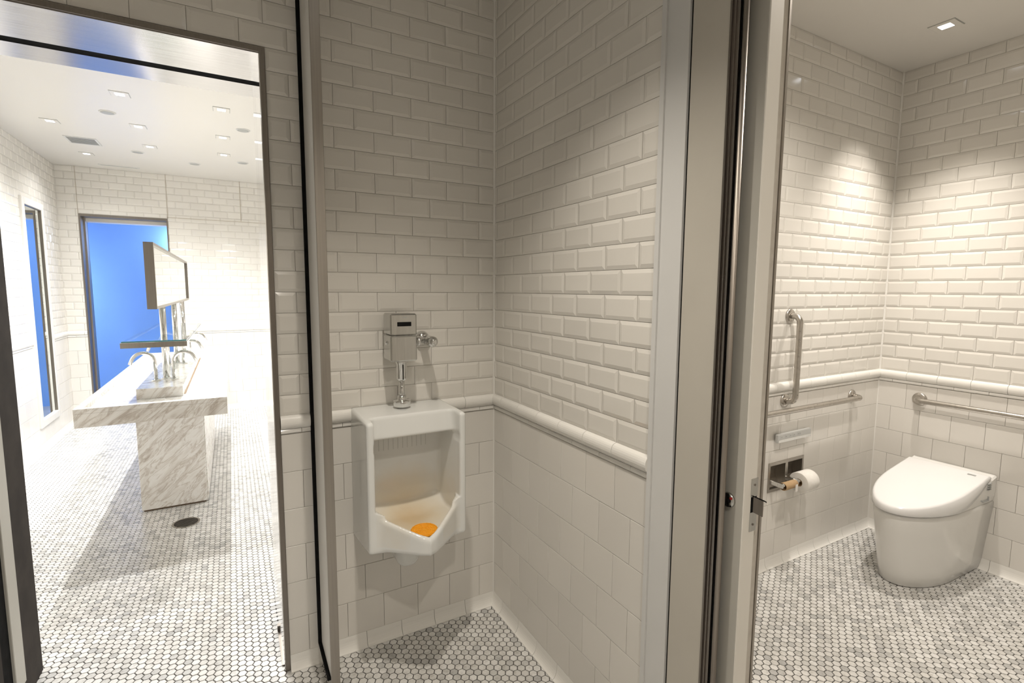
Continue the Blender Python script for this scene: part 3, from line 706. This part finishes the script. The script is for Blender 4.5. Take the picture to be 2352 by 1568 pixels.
# corridor lamps
def lamp(name, loc, label, e, kind='POINT', r=.05, col=(.92, .96, 1)):
    t = thing(name, loc, label, 'lamp')
    obj('housing', lathe([(.05, .01), (.06, .012), (.06, .04)], loc), M_FRAMEP, t, True)
    obj('lens', lathe([(.045, .006), (.045, .011)], loc), M_LENS, t)
    ld = bpy.data.lights.new(name+'_light', kind); ld.energy = e; ld.shadow_soft_size = r; ld.color = col
    lo = bpy.data.objects.new(name+'_light', ld); COL.objects.link(lo); lo.parent = t; lo.location = (0, 0, -.07)
lamp('corridor_lamp', (-.50, 8.27, 2.20), 'corridor lamp hidden past the right side of the far doorway', P_BLUE*.30)
lamp('corridor_lamp', (-2.30, 7.78, 1.60), 'corridor lamp hidden past the left side of the far doorway', P_BLUE)

# ------------------------------------------------------------------ tall mirror on the left wall
XF = XLW+TD
tm = thing('wall_mirror', (XF, 6.41, .22), 'tall narrow white-framed mirror on the washroom left wall showing blue', 'mirror')
my0, my1, mz0, mz1 = 6.17, 6.65, .28, 2.27
obj('pane', box(XLW, XLW+.006, my0, my1, mz0, mz1), M_MIRROR, tm)
for nm, b_ in (('frame_side', (my0-.065, my0, mz0-.065, mz1+.065)), ('frame_side', (my1, my1+.055, mz0-.065, mz1+.065)), ('frame_rail', (my0, my1, mz1, mz1+.065)), ('frame_rail', (my0, my1, mz0-.065, mz0))):
    obj(nm, bbox(XLW, XF+.018, *b_, .003), M_PAINT, tm)
obj('reveal', join(box(XLW+.006, XF+.010, my0, my1, mz1-.004, mz1), box(XLW+.006, XF+.010, my1-.004, my1, mz0, mz1-.004)), M_STEELD, tm)

# ------------------------------------------------------------------ vanity island
IX0, IX1, IY0, IY1 = -.747, -.047, 3.35, 5.95
ICX = -.398
isl = thing('vanity_island', (ICX, 4.7, 0), 'veined white marble washbasin island on a marble pedestal', 'vanity')
obj('countertop', bbox(IX0, IX1, IY0, IY1, .792, .868, .002), M_MARBLE, isl)
rw = .038
for nm, b_ in (('rim', (IX0, IX1, IY0, IY0+rw)), ('rim', (IX0, IX1, IY1-rw, IY1)), ('rim', (IX0, IX0+rw, IY0+rw, IY1-rw)), ('rim', (IX1-rw, IX1, IY0+rw, IY1-rw))):
    obj(nm, box(*b_, .868, .893), M_MARBLE, isl)
dk = obj('faucet_deck', bbox(-.515, -.282, 3.63, 5.62, .868, .930, .002), M_MARBLE, isl)
for s, xx in ((-1, -.519), (1, -.278)): obj('drain_slot', box(xx-.004, xx+.004, 3.70, 5.55, .868, .8695), noisy('drain_slot_bronze', (.20, .13, .07), (.25, .17, .1), 20, .5), dk)
obj('pedestal', bbox(-.595, -.212, 4.10, 5.86, .012, .792, .002), M_MARBLE, isl)
obj('side_panel', bbox(-.212, -.204, 4.115, 4.85, .02, .785, .001), M_MARBLE, isl)
obj('side_panel', bbox(-.212, -.204, 4.87, 5.85, .02, .785, .001), M_MARBLE, isl)
obj('plinth', box(-.585, -.222, 4.11, 5.85, 0, .013), noisy('plinth_bronze', (.12, .08, .05), (.15, .1, .06), 20, .6), isl)
# floor drain
fd = thing('floor_drain', (-.322, 3.785, 0), 'round dark floor drain in front of the island pedestal', 'drain')
obj('ring', loft([[(-.322+q*math.cos(a), 3.785+q*math.sin(a), z) for a in np.linspace(0, 2*math.pi, 37)[:-1]] for q, z in ((.068, 0), (.078, 0), (.078, .003), (.068, .003), (.068, 0))], False, False), M_STEEL, fd)
obj('well', lathe([(.067, 0), (.067, .0008)], (-.322, 3.785, .0002)), M_BLACK, fd)
for i in range(7):
    yy = -.054+.018*i; hl = math.sqrt(max(.067**2-yy**2, 0))
    obj('bar', box(-.322-hl, -.322+hl, 3.785+yy-.0035, 3.785+yy+.0035, .001, .0035), M_STEELD, fd)
# faucets
def faucet(y, side, label):
    bx = ICX+side*.048; t = thing('gooseneck_faucet', (bx, y, .93), label, 'faucet', 'faucets on the island')
    P = [(bx, y, .93), (bx, y, 1.05)] + arc((bx+side*.062, y, 1.05), .062, math.pi, 0.35, (side, 0, 0), (0, 0, 1), 14)
    p = Vector(P[-1]); P.append((p.x+side*.012, y, p.z-.03))
    obj('spout', tube(P, .0105, 14), M_CHROME, t, True)
    obj('base_ring', lathe([(.026, 0), (.026, .004), (.022, .007), (.013, .010)], (bx, y, .93)), M_CHROME, t, True)
for i, y in enumerate((3.92, 4.70, 5.42)):
    o_ = ('nearest', 'middle', 'farthest')[i]
    faucet(y, -1, 'chrome gooseneck faucet on the island, %s one on the blue-doorway side' % o_)
    faucet(y, 1, 'chrome gooseneck faucet on the island, %s one on the right side' % o_)
# mirror unit with posts and glass shelf
mu = thing('island_mirror', (ICX, 4.7, .93), 'steel-framed double-sided mirror on posts with a glass shelf above the island', 'mirror')
MX0, MX1, MY0, MY1, MZ0, MZ1 = -.418, -.371, 3.50, 6.05, 1.405, 1.783
e = .016
obj('frame_end', box(MX0, MX1, MY0, MY0+e, MZ0, MZ1), M_STEEL, mu); obj('frame_end', box(MX0, MX1, MY1-e, MY1, MZ0, MZ1), M_STEELD, mu)
obj('frame_rail', box(MX0, MX1, MY0+e, MY1-e, MZ1-e, MZ1), M_STEEL, mu); obj('frame_rail', box(MX0, MX1, MY0+e, MY1-e, MZ0, MZ0+e), M_STEEL, mu)
obj('mirror_pane', box(MX1-.016, MX1-.012, MY0+e, MY1-e, MZ0+e, MZ1-e), M_MIRROR, mu)
obj('mirror_pane', box(MX0+.012, MX0+.016, MY0+e, MY1-e, MZ0+e, MZ1-e), M_MIRROR, mu)
for y in (3.99, 4.76, 5.52):
    obj('post', tube([(-.397, y, .93), (-.397, y, MZ0)], .0185, 16), M_CHROME, mu, True)
    obj('post_foot', lathe([(.030, .93), (.030, .936), (.02, .938)], (-.397, y, 0)), M_CHROME, mu, True)
SX0, SX1, SY0, SY1, SZ = -.552, -.238, 3.50, 5.20, 1.214
obj('shelf_glass', box(SX0+.003, SX1-.003, SY0+.004, SY1, SZ, SZ+.010), M_GLASS, mu)
obj('shelf_glass_edge', box(SX0+.003, SX1-.003, SY0+.0035, SY0+.0045, SZ+.001, SZ+.0115), M_GLASSE, mu)
obj('shelf_rail', join(box(SX0, SX1, SY0-.012, SY0+.003, SZ-.026, SZ+.004)), M_STEEL, mu)
obj('shelf_bracket', join(box(SX1-.020, SX1, SY0+.003, SY1, SZ-.012, SZ-.001), box(SX0, SX0+.020, SY0+.003, SY1, SZ-.012, SZ-.001)), M_GLASS, mu)
